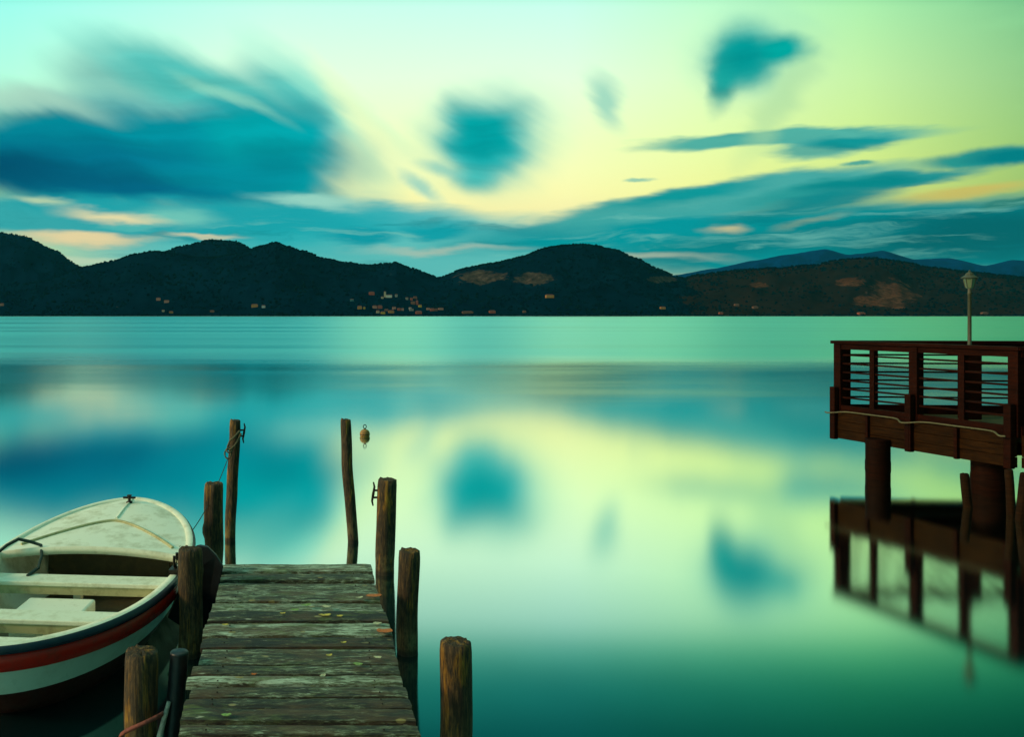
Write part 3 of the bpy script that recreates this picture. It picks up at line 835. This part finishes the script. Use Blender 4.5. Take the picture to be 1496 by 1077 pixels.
# ------------------------------------------------------------------ boat
bc = Vector((-1.75, 7.02, 0)); HL, BM = 1.76, .84
boat = thing('rowing_boat', bc, 'white rowing boat with navy rim and red stripe moored left of the jetty', 'boat')
NB_ = 96
def half(s_): return BM*max(0., 1-abs(s_)**2.5)**.56
def sheer(s_):
    return .50+(.20*max(0, s_)**1.7 if s_ > 0 else .03*s_*s_)
def ring(fx, fy, dz=None, zabs=None, inset=0, shift=0):
    out = []
    for k in range(NB_):
        a = 2*math.pi*k/NB_
        # superelliptic parameter
        s_ = math.copysign(abs(math.sin(a))**.9, math.sin(a)); x = math.copysign(half(s_), math.cos(a))
        L = math.hypot(x, s_*HL) or 1; kx = (abs(x)-inset)/max(abs(x), .001) if abs(x) > inset else .0
        X = x*fx*max(kx, 0) if inset else x*fx
        Y = s_*HL*fy-(math.copysign(inset, s_)*abs(s_)**3 if inset else 0)
        z = sheer(s_)+dz if zabs is None else zabs
        out.append(bc+Vector((X, Y+shift, z)))
    return out
def loft(rings, flip=False):
    b = MB(); n = NB_; vs = [v for r_ in rings for v in r_]
    fs = [(i*n+k, i*n+(k+1) % n, (i+1)*n+(k+1) % n, (i+1)*n+k) for i in range(len(rings)-1) for k in range(n)]
    b.add(vs, [f[::-1] for f in fs] if flip else fs, True); return b
def blend(ra, rb, u): return [a.lerp(c_, u) for a, c_ in zip(ra, rb)]
g0 = ring(1, 1, dz=-.045); g1 = ring(.985, .99, dz=-.13); wl = ring(.90, .935, zabs=.20); wl2 = ring(.74, .82, zabs=.0); bt = ring(.35, .6, zabs=-.24)
b = loft([g0, g1, blend(g1, wl, .35), blend(g1, wl, .7), wl], True); obj('hull', b, M['hull'], boat)
b = loft([wl, wl2, blend(wl2, bt, .6), bt], True); b.add(bt, [list(range(NB_))]); obj('hull_bottom', b, M['antifoul_shade'], boat)  # bottom paint carried high and dark to stand in for the hull's dark reflection
o1 = ring(1.022, 1.008, dz=-.044); o2 = ring(1.012, 1.004, dz=-.15)
b = loft([ring(.995,.999,dz=-.048), o1, blend(o1, o2, .5), o2, ring(.97,.985,dz=-.155)], True); obj('stripe', b, M['red'], boat)
n1 = ring(1.03, 1.012, dz=-.042); n2 = ring(1.034, 1.014, dz=-.022); n3 = ring(1.022, 1.008, dz=-.004)
b = loft([ring(1.0,1.0,dz=-.046), n1, n2, n3, ring(1.005,1.002,dz=.006)], True); obj('rubbing_strake', b, M['navy'], boat)
b = loft([ring(1.004,1.001,dz=.0065), ring(.985,.993,dz=.012), ring(1,1,dz=.010,inset=.05), ring(1,1,dz=-.02,inset=.06)], True); obj('gunwale', b, M['seat'], boat)
i0 = ring(1,1,dz=-.02,inset=.058); i1 = ring(.93,.95,dz=-.16,inset=.05); i2 = ring(.80,.88,zabs=.12,inset=.05); i3 = ring(.62,.78,zabs=.07,inset=.05)
b = loft([i0, i1, i2, i3]); obj('inner_lining', b, M['inner'], boat)
b = MB(); b.add(ring(.66,.80,zabs=.075,inset=.05), [list(range(NB_))]); obj('sole', b, M['sole'], boat)
# foredeck: cambered, from s = .22 to the bow
SD = .22
def deckpt(s_, v, dz=0):
    hb = max(half(s_)-.052, 0); cam = .05*(1-v*v)*(min(1, hb/.5))
    return bc+Vector((v*hb, s_*HL-.05*abs(s_)**3-.055*(1-v*v)*(1-s_)*-1.0, sheer(s_)-.004+cam+dz))
b = MB(); vs = []; NS, NV = 26, 24
for i in range(NS+1):
    s_ = SD+(.997-SD)*i/NS
    for j in range(NV+1): vs.append(deckpt(s_, -1+2*j/NV))
b.add(vs, [(i*(NV+1)+j, i*(NV+1)+j+1, (i+1)*(NV+1)+j+1, (i+1)*(NV+1)+j) for i in range(NS) for j in range(NV)], True)
obj('foredeck', b, M['inner'], boat)
b = MB(); e = [deckpt(SD, -1+2*j/NV) for j in range(NV+1)]
lo = [p_-Vector((0,.0,.055)) for p_ in e]; fr = [p_-Vector((0,.02,0)) for p_ in e]; fl = [p_-Vector((0,.02,.055)) for p_ in e]; n = NV+1
b.add([p_+Vector((0,0,.008)) for p_ in e]+[p_+Vector((0,0,.008)) for p_ in fr]+fl+lo, [(r_*n+j, r_*n+j+1, (r_+1)*n+j+1, (r_+1)*n+j) for r_ in range(3) for j in range(NV)], True)
obj('deck_edge', b, M['seat'], boat)
b = MB(); b.tube([deckpt(.60-.30*abs(v)**1.6, v*.86, .006) for v in [(-1+k/12) for k in range(25)]], .014, 8); obj('coaming', b, M['ochre'], boat)
b = MB(); b.tube([deckpt(.985-.35*k/8, 0, .002) for k in range(9)], .012, 8); obj('king_plank', b, M['inner'], boat)
# bow fitting
c = deckpt(.90, 0, .0); b = MB(); b.lathe(c, [(.03,0),(.03,.012),(.014,.02),(.014,.06),(.024,.068),(.0235,.076)], 12); b.bar(c+Vector((-.06,0,.05)), c+Vector((.06,0,.05)), .018, .018); obj('bow_bitt', b, M['iron'], boat)
# added brown panel standing in for the shade under the foredeck
b = MB(); b.box((bc.x-.55, bc.y+.50*HL, .08), (bc.x+.55, bc.y+.50*HL+.03, .44)); obj('dark_panel', b, M['sole'], boat)
def thwart(y0, y1, z, w_):
    b = MB(); hb = min(half((y0-bc.y)/HL), half((y1-bc.y)/HL))-w_
    b.box((bc.x-hb, y0, z-.035), (bc.x+hb, y1, z)); o = obj('thwart', b, M['seat'], boat, bevel=.008)
    b = MB(); b.box((bc.x-hb+.01, y0+.012, z-.10), (bc.x+hb-.01, y0+.034, z-.036)); obj('seat_rail', b, M['ochre'], o)
    b = MB(); b.box((bc.x-.03, (y0+y1)/2-.03, .08), (bc.x+.03, (y0+y1)/2+.03, z-.036)); obj('seat_support', b, M['inner'], o)
thwart(6.98, 7.20, .40, .07)
thwart(6.18, 6.40, .38, .07)
thwart(5.58, 5.86, .38, .08)
b = MB(); b.box((bc.x-.33, 6.50, .08), (bc.x+.20, 6.92, .30)); obj('locker', b, M['inner'], boat, bevel=.02)
# rowlock on the near gunwale
for sgn in (1, -1):
    s_ = (6.95-bc.y)/HL; c = bc+Vector((sgn*(half(s_)-.01), 6.95-bc.y, sheer(s_)+.012))
    b = MB(); b.box(c+Vector((-.05,-.06,0)), c+Vector((.03,.06,.035))); b.tube([c+Vector((-.01,-.045,.14)), c+Vector((-.01,-.05,.09)), c+Vector((-.01,-.025,.055)), c+Vector((-.01,.025,.055)), c+Vector((-.01,.05,.09)), c+Vector((-.01,.045,.14))], .011, 8); b.tube([c+Vector((-.01,0,.03)), c+Vector((-.01,0,.056))], .014, 8)
    obj('rowlock', b, M['iron'], boat)
boat.rotation_euler.z = R(-5)
# rope lying on the far gunwale
b = MB(); pts = [W(-30,842,7.1), W(-8,812,7.35), W(10,797,7.42), W(27,788,7.44), W(45,792,7.5), W(60,797,7.5), W(61,812,7.42), W(56,830,7.28), W(40,842,7.16)]
b.tube(pts, .014, 8)
tag(obj('boat_rope', b, M['darkrope'], at=W(27,788,7.44)), 'dark rope lying over the left rim of the rowing boat', 'rope')

# ------------------------------------------------------------------ lakeside terrace on the right
P0, P1, P2, P3 = Vector((8.84,14.57,0)), Vector((9.46,11.65,0)), Vector((13.5,11.2,0)), Vector((13.5,14.1,0))
ter = thing('terrace', (10.8,13,0), 'dark brown wooden terrace with slatted railing standing on piers over the lake', 'terrace')
ZF, ZR = .90, 2.09
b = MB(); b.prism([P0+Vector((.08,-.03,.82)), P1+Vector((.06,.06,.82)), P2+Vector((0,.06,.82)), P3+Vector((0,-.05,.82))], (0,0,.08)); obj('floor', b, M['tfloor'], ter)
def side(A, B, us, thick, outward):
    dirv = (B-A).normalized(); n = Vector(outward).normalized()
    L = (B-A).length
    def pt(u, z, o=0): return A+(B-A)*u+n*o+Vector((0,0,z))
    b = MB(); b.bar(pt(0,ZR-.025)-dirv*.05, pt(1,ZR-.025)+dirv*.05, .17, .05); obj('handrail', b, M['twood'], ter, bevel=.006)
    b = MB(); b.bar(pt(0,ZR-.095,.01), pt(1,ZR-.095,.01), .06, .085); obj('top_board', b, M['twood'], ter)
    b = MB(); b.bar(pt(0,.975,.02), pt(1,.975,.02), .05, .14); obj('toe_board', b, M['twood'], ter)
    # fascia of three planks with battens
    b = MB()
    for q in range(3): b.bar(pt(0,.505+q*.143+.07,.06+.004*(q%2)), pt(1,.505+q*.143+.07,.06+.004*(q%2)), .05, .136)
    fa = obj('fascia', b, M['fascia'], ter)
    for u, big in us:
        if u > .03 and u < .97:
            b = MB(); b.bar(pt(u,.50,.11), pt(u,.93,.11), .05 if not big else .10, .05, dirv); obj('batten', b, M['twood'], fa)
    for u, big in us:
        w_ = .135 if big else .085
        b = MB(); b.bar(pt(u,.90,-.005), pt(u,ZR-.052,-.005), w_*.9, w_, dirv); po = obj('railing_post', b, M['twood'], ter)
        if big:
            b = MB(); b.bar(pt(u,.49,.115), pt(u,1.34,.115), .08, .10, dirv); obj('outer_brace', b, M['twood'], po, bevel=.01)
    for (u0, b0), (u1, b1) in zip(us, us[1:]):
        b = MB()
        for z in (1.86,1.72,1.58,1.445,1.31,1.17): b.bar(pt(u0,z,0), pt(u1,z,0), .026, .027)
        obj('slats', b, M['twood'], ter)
    b = MB()
    for q in range(40):
        pass
    pts = []
    for q in range(61):
        u = q/60; sag = 0
        for (u0, b0) in us:
            if b0: sag += .05*math.exp(-((u-u0)/.05)**2)
        pts.append(pt(u, .955-sag*.7, .10+sag*2.9))
    b.tube(pts, .012, 6); obj('cable', b, M['cable'], ter)
def us_px(pxs):
    out = []
    for px, big in pxs:
        # intersection of the sight line with the front edge
        k = (px-PX)/F; d_ = P1-P0
        u = (k*P0.y-P0.x)/(d_.x-k*d_.y); out.append((u, big))
    return out
us = us_px([(1223,1),(1276,0),(1338,1),(1407,0),(1482,1)])
us[0] = (.02, 1); us[-1] = (.985, 1)
n = Vector(((P1-P0).y, -(P1-P0).x, 0)); n = n if n.x < 0 else -n
side(P0, P1, us, .1, n)
side(P1, P2, [(.03,1),(.25,0),(.5,1),(.75,0),(.98,1)], .1, (-.1,-1,0))
side(P0+Vector((.1,0,0)), P3, [(.012,0),(.25,0),(.42,0),(.62,0),(.82,0),(.98,0)], .1, (.05,1,0))
# under-floor beams and piers
for yy in (12.0, 13.0, 13.9):
    b = MB(); b.box((9.65, yy-.07, .62), (13.4, yy+.07, .815)); obj('joist', b, M['twood'], ter)
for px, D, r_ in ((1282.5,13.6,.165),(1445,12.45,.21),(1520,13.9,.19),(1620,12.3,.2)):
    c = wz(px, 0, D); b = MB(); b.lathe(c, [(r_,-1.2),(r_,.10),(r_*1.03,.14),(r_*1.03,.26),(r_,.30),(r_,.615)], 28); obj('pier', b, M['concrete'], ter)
# street lamp standing on the terrace
Dl = 13.75; c = wz(1416.5, ZF, Dl); sl_ = Dl/F
r = thing('lamp_post', c, 'slender pale lamp post with a lantern head standing on the terrace', 'lamp')
b = MB(); b.box((c.x-.11,Dl-.11,ZF+.002), (c.x+.11,Dl+.11,1.96)); obj('pedestal', b, M['twood'], r, bevel=.01)
zt = H-(421-PY)*sl_
cx = c.x+.012
b = MB(); b.lathe((c.x,Dl,0), [(.045,1.962),(.04,2.02),(.027,2.06),(.025,zt-.10),(.036,zt-.09),(.026,zt-.06),(.024,zt)], 14); obj('pole', b, M['lamp'], r)
b = MB(); b.lathe((c.x,Dl,zt), [(.045,.001),(.05,.012),(.080,.15)], 6, False, .3); obj('lantern_glass', b, M['glass'], r)
for k in range(6):
    a = 2*math.pi*k/6+.3
    b = MB(); b.tube([(c.x+.051*math.cos(a),Dl+.051*math.sin(a),zt+.012), (c.x+.082*math.cos(a),Dl+.082*math.sin(a),zt+.15)], .006, 6); obj('lantern_bar', b, M['lamp'], r)
b = MB(); b.lathe((c.x,Dl,zt), [(.108,.152),(.112,.162),(.060,.200),(.054,.205),(.054,.222),(.030,.242),(.012,.252),(.015,.264),(.004,.28)], 12, False); obj('lantern_roof', b, M['lamp'], r)
# old stakes beside the terrace
def stake(px0, yw, px1, yt, rpx, seed, label):
    D = 3250./(yw-PY); post(label, [(px0,yw),((px0+px1)/2,(yw+yt)/2),(px1,yt)], rpx, seed, 'old stakes under the terrace', 1., (), M['stake']).name = 'wooden_stake'
stake(1414,742,1409,693,6, 21, 'short old stake leaning left in front of the right pier')
stake(1477,752,1474,687,5.5, 22, 'short old stake standing just right of the right pier')
stake(1490,760,1497,692,6, 23, 'leaning old stake at the right edge of the view')

# ------------------------------------------------------------------ haze
mh = bpy.data.materials.new('haze'); mh.use_nodes = True; t = NT(mh.node_tree)
t.n.remove(t.n['Principled BSDF'])
pv = t.new('ShaderNodeVolumePrincipled'); pv.inputs['Color'].default_value = (.04,.50,.66,1); pv.inputs['Density'].default_value = 2.4e-5
t.l.new(pv.outputs[0], t.n['Material Output'].inputs['Volume'])
b = MB(); b.box((-12000,-12000,-3.2), (12000,12000,760)); 
tag(obj('haze', b, mh), kind='stuff')

# ------------------------------------------------------------------ camera, render
cam = bpy.data.cameras.new('camera'); co_ = bpy.data.objects.new('camera', cam); C.objects.link(co_)
co_.location = (0,0,H); co_.rotation_euler = (R(90),0,0)
cam.sensor_width = 36; cam.sensor_fit = 'HORIZONTAL'; cam.lens = 36*F/1496
cam.shift_x = (748-PX)/1496; cam.shift_y = -(538.5-PY)/1496
cam.clip_start = .05; cam.clip_end = 40000
S.camera = co_
S.view_settings.view_transform = 'Standard'; S.view_settings.look = 'None'; S.view_settings.exposure = 0; S.view_settings.gamma = 1
S.render.engine = 'CYCLES'
S.cycles.use_denoising = True
S.cycles.max_bounces = 6; S.cycles.volume_bounces = 0
